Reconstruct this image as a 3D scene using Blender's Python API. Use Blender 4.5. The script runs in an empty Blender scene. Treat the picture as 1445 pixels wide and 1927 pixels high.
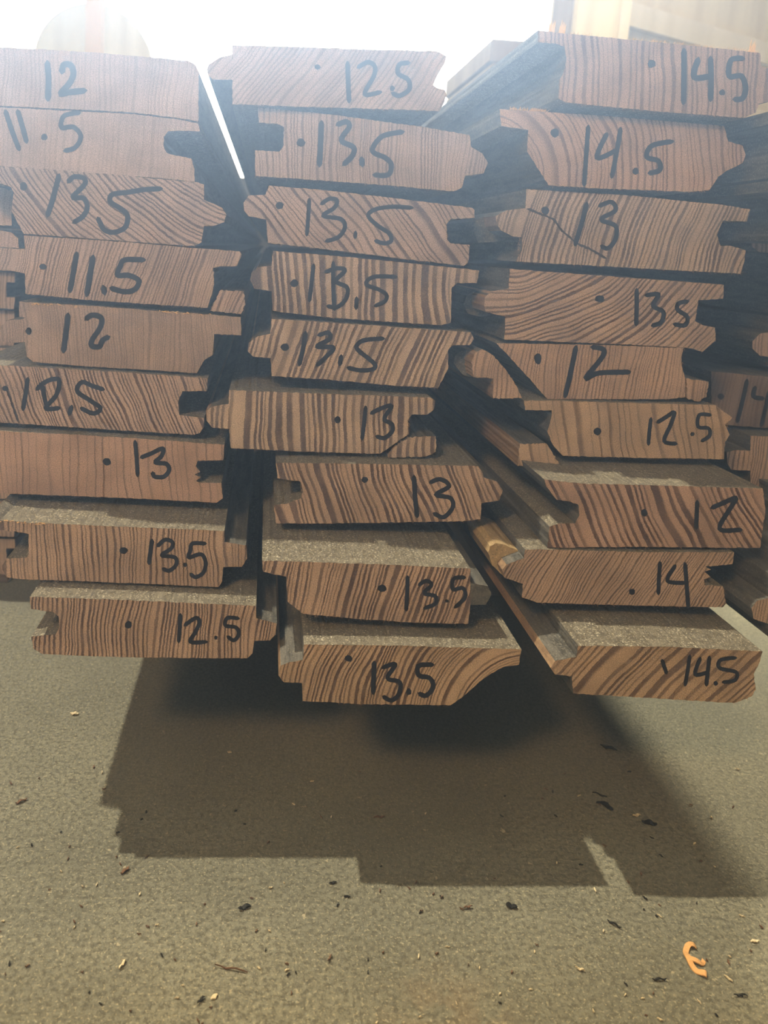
import bpy, bmesh, math, random
from mathutils import Vector, Matrix
C = bpy.context.scene.collection
R = math.radians
# ------------------------------------------------------------------ camera
H = 0.405                                   # eye height over the floor
W, HT, F = 1445.0, 1927.0, 1447.0
YAW, PITCH, ROLL = R(4.0), R(10.0), R(3.3)
PX, PY = 591.0, 721.0                       # principal point (the frame is an off-centre crop)
CAMPOS = Vector((0, 0, H))
fwd = Vector((math.sin(YAW) * math.cos(PITCH), math.cos(YAW) * math.cos(PITCH), -math.sin(PITCH)))
right0 = Vector((math.cos(YAW), -math.sin(YAW), 0))
up0 = right0.cross(fwd)
cr, sr = math.cos(ROLL), math.sin(ROLL)
right = right0 * cr + up0 * sr              # world horizontals run down to the right in the picture
up = up0 * cr - right0 * sr
cd = bpy.data.cameras.new('camera')
cam = bpy.data.objects.new('camera', cd); C.objects.link(cam)
cd.sensor_fit = 'VERTICAL'; cd.sensor_height = 36; cd.sensor_width = 36
cd.lens = 36 * F / HT
cd.shift_x = (W / 2 - PX) / HT; cd.shift_y = -(HT / 2 - PY) / HT
cd.clip_start = 0.02; cd.clip_end = 100
cd.dof.use_dof = True; cd.dof.focus_distance = 0.52; cd.dof.aperture_fstop = 11
m = Matrix((right, up, -fwd)).transposed().to_4x4(); m.translation = CAMPOS
cam.matrix_world = m
bpy.context.scene.camera = cam

def at(px, py, Y):
    """point of the vertical plane y = Y seen at this pixel"""
    d = fwd * F + right * (px - PX) - up * (py - PY)
    return CAMPOS + d * (Y / d.y)
def on_floor(px, py, z=0.0):
    d = fwd * F + right * (px - PX) - up * (py - PY)
    return CAMPOS + d * ((z - H) / d.z)

# ------------------------------------------------------------------ light
vs = bpy.context.scene.view_settings
vs.view_transform = 'Standard'; vs.look = 'None'; vs.exposure = 0.22; vs.gamma = 1.0
vs.use_curve_mapping = False
world = bpy.data.worlds.new('daylight'); bpy.context.scene.world = world
world.use_nodes = True
nt = world.node_tree; nt.nodes.clear()
def N(nt, t, **k):
    n = nt.nodes.new(t)
    for a, b in k.items(): setattr(n, a, b)
    return n
tc = N(nt, 'ShaderNodeTexCoord')
dt = N(nt, 'ShaderNodeVectorMath', operation='DOT_PRODUCT'); dt.inputs[1].default_value = Vector((-0.06, 1, 0.36)).normalized()
mr = N(nt, 'ShaderNodeMapRange', interpolation_type='SMOOTHSTEP')
mr.inputs['From Min'].default_value = 0.74; mr.inputs['From Max'].default_value = 0.96
mr.inputs['To Min'].default_value = 0.0; mr.inputs['To Max'].default_value = 1.0
mixw = N(nt, 'ShaderNodeMix', data_type='RGBA')
mixw.inputs['A'].default_value = (0.15, 0.15, 0.165, 1)
mixw.inputs['B'].default_value = (7.0, 6.9, 6.5, 1)
bg = N(nt, 'ShaderNodeBackground'); wo = N(nt, 'ShaderNodeOutputWorld')
nt.links.new(tc.outputs['Generated'], dt.inputs[0]); nt.links.new(dt.outputs['Value'], mr.inputs['Value'])
nt.links.new(mr.outputs[0], mixw.inputs['Factor']); nt.links.new(mixw.outputs['Result'], bg.inputs['Color'])
nt.links.new(bg.outputs[0], wo.inputs['Surface'])

SUN_DIR = Vector((0.44, -0.13, -1.0))        # steep daylight from behind and the left
sd = bpy.data.lights.new('skylight_sun', 'SUN'); sd.energy = 3.9; sd.angle = R(0.9); sd.color = (1.0, 0.97, 0.83)
sun = bpy.data.objects.new('skylight_sun', sd); C.objects.link(sun)
sun.rotation_euler = SUN_DIR.to_track_quat('-Z', 'Y').to_euler(); sun.location = (-1, 1, 3)
ad = bpy.data.lights.new('shop_lamp', 'AREA'); ad.energy = 33; ad.size = 0.22; ad.color = (1.0, 0.87, 0.74)
lamp = bpy.data.objects.new('shop_lamp', ad); C.objects.link(lamp)
lamp.location = (-0.80, -0.85, 1.45)
lamp.rotation_euler = (Vector((0.25, 0.5, 0.3)) - lamp.location).to_track_quat('-Z', 'Y').to_euler()

wd = bpy.data.lights.new('crate_fill', 'AREA'); wd.energy = 36; wd.size = 0.6; wd.color = (1.0, 0.90, 0.70)  # added fill that brightens the crate and arched panel; no such lamp seen
bl = bpy.data.objects.new('crate_fill', wd); C.objects.link(bl); bl.location = (0.6, 0.95, 2.4)
bl.rotation_euler = (Vector((0.8, 3.0, 1.0)) - bl.location).to_track_quat('-Z', 'Y').to_euler()

pd = bpy.data.lights.new('side_lamp', 'SPOT'); pd.energy = 170; pd.spot_size = R(26); pd.spot_blend = 0.7; pd.shadow_soft_size = 0.07; pd.color = (1.0, 0.97, 0.80)
sl = bpy.data.objects.new('side_lamp', pd); C.objects.link(sl); sl.location = (1.30, 1.25, 1.0)
sl.rotation_euler = (Vector((0.46, 0.66, 0.0)) - sl.location).to_track_quat('-Z', 'Y').to_euler()

# ------------------------------------------------------------------ materials
def new_mat(name):
    mt = bpy.data.materials.new(name); mt.use_nodes = True
    t = mt.node_tree; t.nodes.clear()
    o = N(t, 'ShaderNodeOutputMaterial'); b = N(t, 'ShaderNodeBsdfPrincipled')
    t.links.new(b.outputs[0], o.inputs['Surface'])
    b.inputs['Roughness'].default_value = 0.85
    b.inputs['Specular IOR Level'].default_value = 0.25
    return mt, t, b
def plain(name, col, rough=0.8):
    mt, t, b = new_mat(name); b.inputs['Base Color'].default_value = (*col, 1); b.inputs['Roughness'].default_value = rough
    return mt
def math_n(t, op, a, b=None, c=None, clamp=False):
    n = N(t, 'ShaderNodeMath', operation=op, use_clamp=clamp)
    for i, v in enumerate((a, b, c)):
        if v is None: continue
        if isinstance(v, (int, float)): n.inputs[i].default_value = v
        else: t.links.new(v, n.inputs[i])
    return n.outputs[0]
def noise(t, vec, scale, detail=2, rough=0.5, dims='3D', w=None):
    n = N(t, 'ShaderNodeTexNoise', noise_dimensions=dims)
    n.inputs['Scale'].default_value = scale; n.inputs['Detail'].default_value = detail; n.inputs['Roughness'].default_value = rough
    if vec is not None: t.links.new(vec, n.inputs['Vector'])
    if w is not None: t.links.new(w, n.inputs['W'])
    return n.outputs['Fac']
def smooth(t, v, a, b, x=0.0, y=1.0):
    n = N(t, 'ShaderNodeMapRange', interpolation_type='SMOOTHSTEP')
    t.links.new(v, n.inputs['Value'])
    for k, q in (('From Min', a), ('From Max', b), ('To Min', x), ('To Max', y)):
        if isinstance(q, (int, float)): n.inputs[k].default_value = q
        else: t.links.new(q, n.inputs[k])
    return n.outputs[0]
def mixc(t, f, a, b, blend='MIX'):
    n = N(t, 'ShaderNodeMix', data_type='RGBA', blend_type=blend)
    if isinstance(f, (int, float)): n.inputs['Factor'].default_value = f
    else: t.links.new(f, n.inputs['Factor'])
    for k, q in (('A', a), ('B', b)):
        if isinstance(q, tuple): n.inputs[k].default_value = (*q, 1) if len(q) == 3 else q
        else: t.links.new(q, n.inputs[k])
    return n.outputs['Result']

# end grain: growth rings round a pith point, as a node group shared by all the boards
g = bpy.data.node_groups.new('end_grain', 'ShaderNodeTree')
def sock(n, kind, d, io='INPUT'):
    s = g.interface.new_socket(n, in_out=io, socket_type=kind)
    if d is not None: s.default_value = d
sock('CX', 'NodeSocketFloat', 0.0); sock('CZ', 'NodeSocketFloat', 0.0); sock('Freq', 'NodeSocketFloat', 300.0)
sock('Dark', 'NodeSocketFloat', 0.4); sock('Contrast', 'NodeSocketFloat', 0.8); sock('Seed', 'NodeSocketFloat', 0.0)
sock('Light', 'NodeSocketColor', (0.4, 0.25, 0.18, 1)); sock('Ring', 'NodeSocketColor', (0.14, 0.08, 0.07, 1))
sock('Color', 'NodeSocketColor', None, 'OUTPUT'); sock('Height', 'NodeSocketFloat', None, 'OUTPUT')
gi = N(g, 'NodeGroupInput'); go = N(g, 'NodeGroupOutput')
gt = N(g, 'ShaderNodeTexCoord'); sep = N(g, 'ShaderNodeSeparateXYZ'); g.links.new(gt.outputs['Object'], sep.inputs[0])
off = N(g, 'ShaderNodeCombineXYZ'); g.links.new(gi.outputs['Seed'], off.inputs[0]); g.links.new(gi.outputs['Seed'], off.inputs[2])
flat = N(g, 'ShaderNodeCombineXYZ'); g.links.new(sep.outputs['X'], flat.inputs[0]); g.links.new(sep.outputs['Z'], flat.inputs[2])
pos = N(g, 'ShaderNodeVectorMath', operation='ADD'); g.links.new(flat.outputs[0], pos.inputs[0]); g.links.new(off.outputs[0], pos.inputs[1])
P = pos.outputs[0]
dx = math_n(g, 'SUBTRACT', sep.outputs['X'], gi.outputs['CX']); dz = math_n(g, 'SUBTRACT', sep.outputs['Z'], gi.outputs['CZ'])
r = math_n(g, 'SQRT', math_n(g, 'ADD', math_n(g, 'MULTIPLY', dx, dx), math_n(g, 'MULTIPLY', dz, dz)))
r = math_n(g, 'ADD', r, math_n(g, 'MULTIPLY', math_n(g, 'SUBTRACT', noise(g, P, 22, 1), 0.5), 0.010))
r = math_n(g, 'ADD', r, math_n(g, 'MULTIPLY', math_n(g, 'SUBTRACT', noise(g, P, 260, 3, 0.6), 0.5), 0.0016))
u = math_n(g, 'MULTIPLY', r, gi.outputs['Freq'])
wob = noise(g, None, 0.17, 1, 0.5, '1D', math_n(g, 'ADD', u, gi.outputs['Seed']))
u = math_n(g, 'ADD', u, math_n(g, 'MULTIPLY', wob, 3.6))
t_ = math_n(g, 'FRACT', u)
wn = N(g, 'ShaderNodeTexWhiteNoise', noise_dimensions='1D'); g.links.new(math_n(g, 'ADD', math_n(g, 'FLOOR', u), gi.outputs['Seed']), wn.inputs['W'])
start = math_n(g, 'SUBTRACT', 1.0, math_n(g, 'MULTIPLY', gi.outputs['Dark'], math_n(g, 'ADD', 0.6, math_n(g, 'MULTIPLY', wn.outputs['Value'], 0.75))))
d = math_n(g, 'MULTIPLY', smooth(g, t_, math_n(g, 'SUBTRACT', start, 0.13), math_n(g, 'ADD', start, 0.07)), smooth(g, t_, 0.92, 0.995, 1.0, 0.0))
d = math_n(g, 'MULTIPLY', d, smooth(g, wn.outputs['Value'], 0.0, 0.6, 0.62, 1.0))
d = math_n(g, 'MULTIPLY', d, smooth(g, noise(g, P, 900, 3, 0.7), 0.28, 0.55, 0.6, 1.0))
d = math_n(g, 'MULTIPLY', d, smooth(g, noise(g, P, 60, 2), 0.3, 0.6, 0.75, 1.0))
d = math_n(g, 'MULTIPLY', d, gi.outputs['Contrast'])
col = mixc(g, d, gi.outputs['Light'], gi.outputs['Ring'])
mott = smooth(g, noise(g, P, 28, 4, 0.6), 0.3, 0.7, 0.80, 1.16)
fine = smooth(g, noise(g, P, 1500, 2, 0.7), 0.32, 0.68, 0.60, 1.38)
pore = smooth(g, noise(g, P, 1100, 1, 0.5), 0.66, 0.74, 1.0, 1.32)
mul = math_n(g, 'MULTIPLY', math_n(g, 'MULTIPLY', mott, fine), pore)
cm = N(g, 'ShaderNodeVectorMath', operation='SCALE'); g.links.new(col, cm.inputs[0]); g.links.new(mul, cm.inputs['Scale'])
g.links.new(cm.outputs[0], go.inputs['Color'])
hgt = math_n(g, 'ADD', math_n(g, 'MULTIPLY', d, 0.5), math_n(g, 'MULTIPLY', noise(g, P, 1500, 2, 0.7), 0.9))
g.links.new(hgt, go.inputs['Height'])

def end_mat(cx, cz, freq, dark, contrast, light, ring, seed):
    mt, t, b = new_mat('sawn_end_grain')
    n = N(t, 'ShaderNodeGroup'); n.node_tree = g
    for k, v in (('CX', cx), ('CZ', cz), ('Freq', freq), ('Dark', dark), ('Contrast', contrast), ('Seed', seed),
                 ('Light', (*light, 1)), ('Ring', (*ring, 1))): n.inputs[k].default_value = v
    t.links.new(n.outputs['Color'], b.inputs['Base Color'])
    bp = N(t, 'ShaderNodeBump'); bp.inputs['Strength'].default_value = 0.55; bp.inputs['Distance'].default_value = 0.0005
    t.links.new(n.outputs['Height'], bp.inputs['Height']); t.links.new(bp.outputs[0], b.inputs['Normal'])
    return mt
def side_mat(name, a, b_, speck, spec_col, stretch=(1, 0.12, 1)):
    mt, t, b = new_mat(name)
    c = N(t, 'ShaderNodeTexCoord'); mp = N(t, 'ShaderNodeMapping'); mp.inputs['Scale'].default_value = stretch
    t.links.new(c.outputs['Object'], mp.inputs[0])
    v = mp.outputs[0]
    col = mixc(t, smooth(t, noise(t, v, 170, 5, 0.8), 0.38, 0.62), a, b_)
    col = mixc(t, smooth(t, noise(t, c.outputs['Object'], 800, 2, 0.6), 0.57, 0.66, 0, speck), col, spec_col)
    col = mixc(t, smooth(t, noise(t, c.outputs['Object'], 600, 2, 0.6), 0.40, 0.32, 0, 0.7), col, tuple(x * 0.35 for x in a))
    t.links.new(col, b.inputs['Base Color'])
    bp = N(t, 'ShaderNodeBump'); bp.inputs['Strength'].default_value = 0.6; bp.inputs['Distance'].default_value = 0.0006
    t.links.new(noise(t, c.outputs['Object'], 700, 3, 0.7), bp.inputs['Height']); t.links.new(bp.outputs[0], b.inputs['Normal'])
    return mt
M = {}
M['dusty'] = side_mat('dusty_weathered_face', (0.10, 0.088, 0.068), (0.175, 0.158, 0.125), 0.8, (0.55, 0.52, 0.43), (1, .8, 1))
M['yellow_worn'] = side_mat('yellow_worn_wood', (0.28, 0.20, 0.11), (0.42, 0.31, 0.17), 0.5, (0.8, 0.66, 0.42))
M['grey'] = side_mat('weathered_wood_gap_shade', (0.055, 0.054, 0.05), (0.125, 0.12, 0.11), 0.35, (0.5, 0.48, 0.42))  # weathered grey, darkened further to stand for shade in the gaps
M['tongue'] = side_mat('raw_tongue_side', (0.20, 0.13, 0.085), (0.34, 0.23, 0.14), 0.3, (0.6, 0.45, 0.3))
M['ink'] = plain('black_marker_ink', (0.010, 0.011, 0.018), 0.55)
M['crack'] = plain('dark_crack', (0.035, 0.025, 0.022), 0.95)
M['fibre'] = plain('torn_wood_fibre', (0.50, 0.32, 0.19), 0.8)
M['bright_fibre'] = plain('pale_backlit_fibre', (0.78, 0.52, 0.24), 0.7)
# fibres stay opaque; rim backlight is painted in as the brighter fibre's colour
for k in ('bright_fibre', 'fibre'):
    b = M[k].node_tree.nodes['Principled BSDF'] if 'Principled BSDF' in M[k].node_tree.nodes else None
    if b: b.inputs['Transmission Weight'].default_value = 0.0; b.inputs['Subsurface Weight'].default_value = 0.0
def ply(name, a, b_):
    mt, t, b = new_mat(name)
    c = N(t, 'ShaderNodeTexCoord'); mp = N(t, 'ShaderNodeMapping'); mp.inputs['Scale'].default_value = (1, 1, 0.12)
    t.links.new(c.outputs['Object'], mp.inputs[0])
    t.links.new(mixc(t, smooth(t, noise(t, mp.outputs[0], 14, 4), 0.35, 0.65), a, b_), b.inputs['Base Color'])
    return mt
M['ply'] = ply('pale_plywood', (0.60, 0.48, 0.26), (0.70, 0.58, 0.34))
M['pine'] = ply('pale_pine', (0.66, 0.55, 0.34), (0.74, 0.63, 0.42))
M['post'] = ply('orange_pine', (0.56, 0.34, 0.11), (0.64, 0.42, 0.16))
M['block'] = ply('brown_timber', (0.20, 0.14, 0.09), (0.28, 0.21, 0.14))
M['bearer'] = ply('dark_bearer', (0.12, 0.10, 0.09), (0.16, 0.13, 0.11))

# concrete
mt, t, b = new_mat('dusty_concrete'); M['concrete'] = mt
c = N(t, 'ShaderNodeTexCoord'); v = c.outputs['Object']
col = mixc(t, smooth(t, noise(t, v, 5, 4, 0.6), 0.35, 0.65), (0.168, 0.170, 0.142), (0.232, 0.232, 0.190))
col = mixc(t, smooth(t, noise(t, v, 300, 5, 0.8), 0.42, 0.60, 0, 0.85), col, (0.085, 0.084, 0.070))
col = mixc(t, smooth(t, noise(t, v, 560, 2, 0.6), 0.58, 0.66, 0, 0.7), col, (0.38, 0.36, 0.27))
col = mixc(t, smooth(t, noise(t, v, 210, 2, 0.5), 0.69, 0.74, 0, 0.6), col, (0.48, 0.44, 0.33))
col = mixc(t, smooth(t, noise(t, v, 90, 3, 0.5), 0.30, 0.24, 0, 0.6), col, (0.09, 0.08, 0.065))
sp = N(t, 'ShaderNodeMapping'); sp.inputs['Location'].default_value = (-0.115, -0.335, 0); t.links.new(v, sp.inputs[0])
ln = N(t, 'ShaderNodeVectorMath', operation='LENGTH'); t.links.new(sp.outputs[0], ln.inputs[0])
stain = math_n(t, 'MULTIPLY', smooth(t, ln.outputs['Value'], 0.055, 0.01), smooth(t, noise(t, v, 60, 3), 0.4, 0.6))
col = mixc(t, math_n(t, 'MULTIPLY', stain, 0.2), col, (0.24, 0.15, 0.08))
t.links.new(col, b.inputs['Base Color']); b.inputs['Roughness'].default_value = 0.8
bp = N(t, 'ShaderNodeBump'); bp.inputs['Strength'].default_value = 0.7; bp.inputs['Distance'].default_value = 0.0012
t.links.new(noise(t, v, 420, 4, 0.75), bp.inputs['Height']); t.links.new(bp.outputs[0], b.inputs['Normal'])

# ------------------------------------------------------------------ helpers
def link(name, bm, mats, parent=None):
    me = bpy.data.meshes.new(name); bm.to_mesh(me); bm.free()
    o = bpy.data.objects.new(name, me); C.objects.link(o)
    for q in (mats if isinstance(mats, (list, tuple)) else [mats]): me.materials.append(q)
    if parent: o.parent = parent
    return o
def tag(o, label=None, cat=None, group=None, kind=None):
    if label: o['label'] = label
    if cat: o['category'] = cat
    if group: o['group'] = group
    if kind: o['kind'] = kind
    return o
def empty(name, loc):
    o = bpy.data.objects.new(name, None); C.objects.link(o); o.location = loc; o.empty_display_size = 0.02
    return o
def jag(poly, amp, rnd, step=5.0):
    out = []
    for i, a in enumerate(poly):
        b = poly[(i + 1) % len(poly)]
        L = math.hypot(b[0] - a[0], b[1] - a[1]); n = max(1, int(L / step))
        nx, ny = (-(b[1] - a[1]) / max(L, 1e-6), (b[0] - a[0]) / max(L, 1e-6))
        for k in range(n):
            f = k / n; d = rnd.uniform(-amp, amp) if k else rnd.uniform(-amp, amp) * 0.3
            out.append((a[0] + (b[0] - a[0]) * f + nx * d, a[1] + (b[1] - a[1]) * f + ny * d))
    return out
def prism(poly, Y, L, org, back_inset=0.0, top_mat=1, side=2):
    """poly is an end outline on the plane y = Y; the timber runs on for L metres behind it"""
    bm = bmesh.new()
    pts = [at(x, y, Y) - org for x, y in poly]
    f = [bm.verts.new(p) for p in pts]; k = [bm.verts.new(p + Vector((0, L, 0))) for p in pts]
    fe = bm.faces.new(f); be = bm.faces.new(k[::-1])
    fe.material_index = 0; be.material_index = 0
    n = len(f)
    for i in range(n):
        j = (i + 1) % n
        q = bm.faces.new((f[i], k[i], k[j], f[j]))
        e = pts[j] - pts[i]
        q.material_index = top_mat if abs(e.x) > abs(e.z) * 1.2 else side
    bmesh.ops.recalc_face_normals(bm, faces=bm.faces)
    return bm
def catmull(p, n=6):
    if len(p) < 3: return p
    q = [p[0]] + list(p) + [p[-1]]; out = []
    for i in range(1, len(q) - 2):
        a, b, c_, d = q[i - 1], q[i], q[i + 1], q[i + 2]
        for k in range(n):
            t = k / n
            out.append(tuple(0.5 * (2 * b[m] + (c_[m] - a[m]) * t + (2 * a[m] - 5 * b[m] + 4 * c_[m] - d[m]) * t * t + (3 * b[m] - a[m] - 3 * c_[m] + d[m]) * t ** 3) for m in (0, 1)))
    out.append(p[-1]); return out
def ribbon(bm, pts, w, Y, org, lift, rnd, rough=0.06):
    """a flat inked line of width w (pixels) lying on the end face"""
    pts = catmull(pts)
    dense = []
    for a, b in zip(pts, pts[1:]):
        n = max(1, int(math.hypot(b[0] - a[0], b[1] - a[1]) / 3))
        dense += [(a[0] + (b[0] - a[0]) * i / n, a[1] + (b[1] - a[1]) * i / n) for i in range(n)]
    dense.append(pts[-1]); pts = dense
    L, Rr = [], []
    for i, p in enumerate(pts):
        a = pts[max(0, i - 1)]; b = pts[min(len(pts) - 1, i + 1)]
        l = math.hypot(b[0] - a[0], b[1] - a[1]) or 1
        nx, ny = -(b[1] - a[1]) / l, (b[0] - a[0]) / l
        h = w / 2
        e = min(i, len(pts) - 1 - i)
        if e == 0: h *= 0.62
        L.append((p[0] + nx * h * rnd.uniform(1 - rough, 1 + rough), p[1] + ny * h * rnd.uniform(1 - rough, 1 + rough)))
        Rr.append((p[0] - nx * h * rnd.uniform(1 - rough, 1 + rough), p[1] - ny * h * rnd.uniform(1 - rough, 1 + rough)))
    # rounded caps
    def cap(p, q):
        l = math.hypot(p[0] - q[0], p[1] - q[1]) or 1
        return (p[0] + (p[0] - q[0]) / l * w * 0.32, p[1] + (p[1] - q[1]) / l * w * 0.32)
    loop = [cap(pts[0], pts[1])] if len(pts) > 1 else []
    V = lambda p: bm.verts.new(at(p[0], p[1], Y - lift) - org)
    lv = [V(p) for p in L]; rv = [V(p) for p in Rr]
    for i in range(len(pts) - 1): bm.faces.new((lv[i], lv[i + 1], rv[i + 1], rv[i]))
    if len(pts) > 1:
        c0 = V(cap(pts[0], pts[1])); bm.faces.new((lv[0], rv[0], c0))
        c1 = V(cap(pts[-1], pts[-2])); bm.faces.new((lv[-1], c1, rv[-1]))
def thicken(bm, d=0.00018):
    bmesh.ops.recalc_face_normals(bm, faces=bm.faces)
    r_ = bmesh.ops.extrude_face_region(bm, geom=list(bm.faces))
    for v_ in [x for x in r_['geom'] if isinstance(x, bmesh.types.BMVert)]: v_.co.y += d
    bmesh.ops.recalc_face_normals(bm, faces=bm.faces)
def blob(bm, x, y, rx, ry, Y, org, lift, rnd):
    vs_ = [bm.verts.new(at(x + rx * math.cos(a) * rnd.uniform(.85, 1.12), y + ry * math.sin(a) * rnd.uniform(.85, 1.12), Y - lift) - org)
           for a in [k * math.tau / 12 for k in range(12)]]
    bm.faces.new(vs_)
def sliver(bm, base, tip, w):
    d = (tip - base); s = d.cross(Vector((0.3, 1, 0.2))).normalized() * w; u_ = d.cross(s).normalized() * w * 0.6
    mid = base + d * 0.55 + Vector((0, 0, w * 1.5))
    ring = [base + s, base + u_, base - s, base - u_]; rm = [mid + s * .7, mid + u_ * .7, mid - s * .7, mid - u_ * .7]
    a = [bm.verts.new(p) for p in ring]; c_ = [bm.verts.new(p) for p in rm]; tp = bm.verts.new(tip)
    for i in range(4):
        j = (i + 1) % 4
        bm.faces.new((a[i], a[j], c_[j], c_[i])); bm.faces.new((c_[i], c_[j], tp))
    bm.faces.new(a[::-1])
def fuzz(segs, n, length, w, Y, org, rnd, dirv):
    """torn fibres standing along pixel segments of the end outline"""
    bm = bmesh.new()
    for k in range(n):
        a, b = segs[k % len(segs)]; f = rnd.random()
        p = at(a[0] + (b[0] - a[0]) * f, a[1] + (b[1] - a[1]) * f, Y - 0.0001) - org
        dv = Vector((dirv[0] + rnd.uniform(-.8, .8), rnd.uniform(-.6, 0.5), dirv[1] + rnd.uniform(-.5, .5))).normalized()
        sliver(bm, p + Vector((0, 0.001, 0)), p + dv * length * rnd.uniform(.35, 1.2), w * rnd.uniform(.6, 1.3))
    return bm

PINK = ((0.43, 0.30, 0.245), (0.125, 0.082, 0.080))
TAN = ((0.44, 0.30, 0.22), (0.115, 0.074, 0.064))
PALE = ((0.46, 0.335, 0.25), (0.135, 0.092, 0.082))
OCH = ((0.46, 0.315, 0.205), (0.12, 0.072, 0.05))
RED = ((0.42, 0.265, 0.20), (0.11, 0.065, 0.055))

# ------------------------------------------------------------------ the boards
# k: end-plane distance, outline (pixels on the photographed end), tongue outline, ring data
# grain = (lean from vertical in degrees, ring spacing px, pith distance px, latewood share, contrast)
B = []
def board(**k): B.append(k)
# --- left stack, top to bottom
board(key='L1', Y=.545, body=[(-70,86),(0,89),(66,92),(183,99),(298,109),(355,115),(368,122),(374,135),(373,228),(329,221),(242,211),(0,199),(-70,196)],
  grain=(2,8,-3000,.34,.32), col=PINK, w=11,
  ink=[[(89,116),(91,150),(90,188)],[(116,137),(120,122),(133,123),(138,138),(131,156),(114,176),(128,174),(161,170)]], dots=[],
  label='top board of the left stack, marked 12 with a black marker')
board(key='L2', Y=.545, body=[(-70,198),(0,202),(242,214),(325,223),(372,232),(376,247),(345,246),(316,247),(308,258),(308,276),(314,288),(327,292),(360,298),(366,318),(366,342),(322,337),(0,312),(-70,309)],
  grain=(4,10,3000,.3,.22), col=PINK, w=9,
  ink=[[(10,208),(22,245),(36,282)],[(33,208),(42,238),(50,268)],[(150,212),(132,214),(118,221),(116,240),(138,239),(152,256),(142,277),(121,284)]], dots=[(83,258,6,6)],
  fz=[((325,222),(372,232))], label='board end marked 11.5, second from the top of the left stack')
board(key='L3', Y=.545, body=[(-55,309),(0,313),(69,317),(208,328),(332,340),(372,343),(384,347),(384,376),(384,425),(382,437),(379,456),(366,462),(332,461),(145,447),(45,440),(21,397),(26,362),(21,352),(0,345),(-55,344)],
  tongue=[(384,376),(401,383),(418,391),(426,404),(422,418),(401,425),(384,425)],
  grain=(-45,9,520,.36,.9), col=PINK, w=10,
  ink=[[(111,329),(101,368),(89,407)],[(128,343),(138,333),(157,335),(159,347),(137,371),(157,373),(164,390),(156,407),(138,419)],
       [(304,355),(270,357),(239,362),(211,366),(208,380),(228,393),(240,407),(235,428),(215,437),(197,433),(189,421),(184,410)]], dots=[(44,351,7,8)],
  label='left stack board end marked 13.5 with a long-tailed five, third from top')
board(key='L4', Y=0.545, body=[(45,443),(138,449),(256,457),(332,464),(450,473),(455,478),(446,501),(415,501),(401,504),(403,535),(398,556),(391,579),(294,573),(173,565),(48,553),(47,515),(47,469)],
  tongue=[(-60,464),(47,469),(47,515),(35,512),(17,508),(-60,508)],
  piece=[(415,546),(458,548),(462,573),(453,591),(395,585),(405,566)],
  grain=(18,6.5,1100,.38,.75), col=PINK, w=10.5,
  ink=[[(144,476),(138,512),(131,549)],[(175,482),(169,519),(163,556)],[(194,539),(197,553)],[(272,489),(235,489),(226,501),(221,518),(242,518),(261,528),(254,544),(235,549),(208,542)]], dots=[(81,502,7,6)],
  fz=[((401,504),(398,556)),((391,579),(294,573)),((455,548),(460,590))], label='board end marked 11.5 with its lower groove lip split off')
board(key='L5', Y=0.542, body=[(36,567),(47,569),(159,575),(294,585),(391,592),(453,597),(454,631),(403,629),(401,667),(384,678),(370,702),(294,697),(173,690),(62,681),(50,671),(47,643),(47,598),(36,596)],
  tongue=[(47,598),(41,601),(14,603),(2,614),(-8,630),(0,641),(21,646),(47,643)],
  grain=(-2,5.6,-2500,.36,.5), col=((.37,.26,.21),(.15,.105,.10)), w=10,
  ink=[[(128,591),(124,626),(119,662)],[(161,601),(173,593),(190,598),(189,615),(173,640),(173,651),(187,652),(193,640),(205,634)]], dots=[(54,623,6,7)],
  fz=[((403,640),(370,702))], slv=[((60,572),(175,578),14,.005),((300,586),(400,593),12,.007),((200,700),(260,706),6,.004)], label='greyish board end marked 12 near the middle of the left stack')
board(key='L6', Y=0.537, body=[(-60,684),(0,687),(138,695),(294,705),(391,712),(389,736),(343,736),(336,754),(337,781),(384,787),(383,805),(376,815),(366,818),(294,814),(138,804),(0,795),(-60,793)],
  grain=(-21,7.6,1300,.42,.95), col=PINK, w=8.5,
  ink=[[(52,712),(48,741),(43,771)],[(69,733),(80,722),(97,714),(111,716),(106,743),(86,768),(112,768)],[(80,726),(84,750),(88,766)],[(135,764),(130,780)],
       [(195,733),(173,726),(154,719),(145,736),(170,754),(189,768),(176,778),(152,768)]], dots=[(10,731,6,5)],
  crack=[(13,735),(24,765),(34,792)], label='board end marked 12.5 just above the 13 in the left stack')
board(key='L7', Y=0.53, body=[(-60,808),(0,811),(138,818),(277,826),(422,837),(420,866),(372,867),(368,878),(377,888),(366,893),(378,898),(368,905),(375,908),(417,909),(419,938),(408,946),(277,939),(0,928),(-60,926)],
  grain=(-4,15,2500,.20,.6), col=RED, w=8,
  ink=[[(254,830),(257,863),(259,896)],[(265,861),(285,853),(306,844),(304,858),(292,870),(313,873),(318,885),(308,897),(291,897),(287,889)]], dots=[(201,869,8,7)],
  fz=[((368,870),(372,905))], label='reddish fine-grained board end marked 13 in the left stack')
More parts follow.
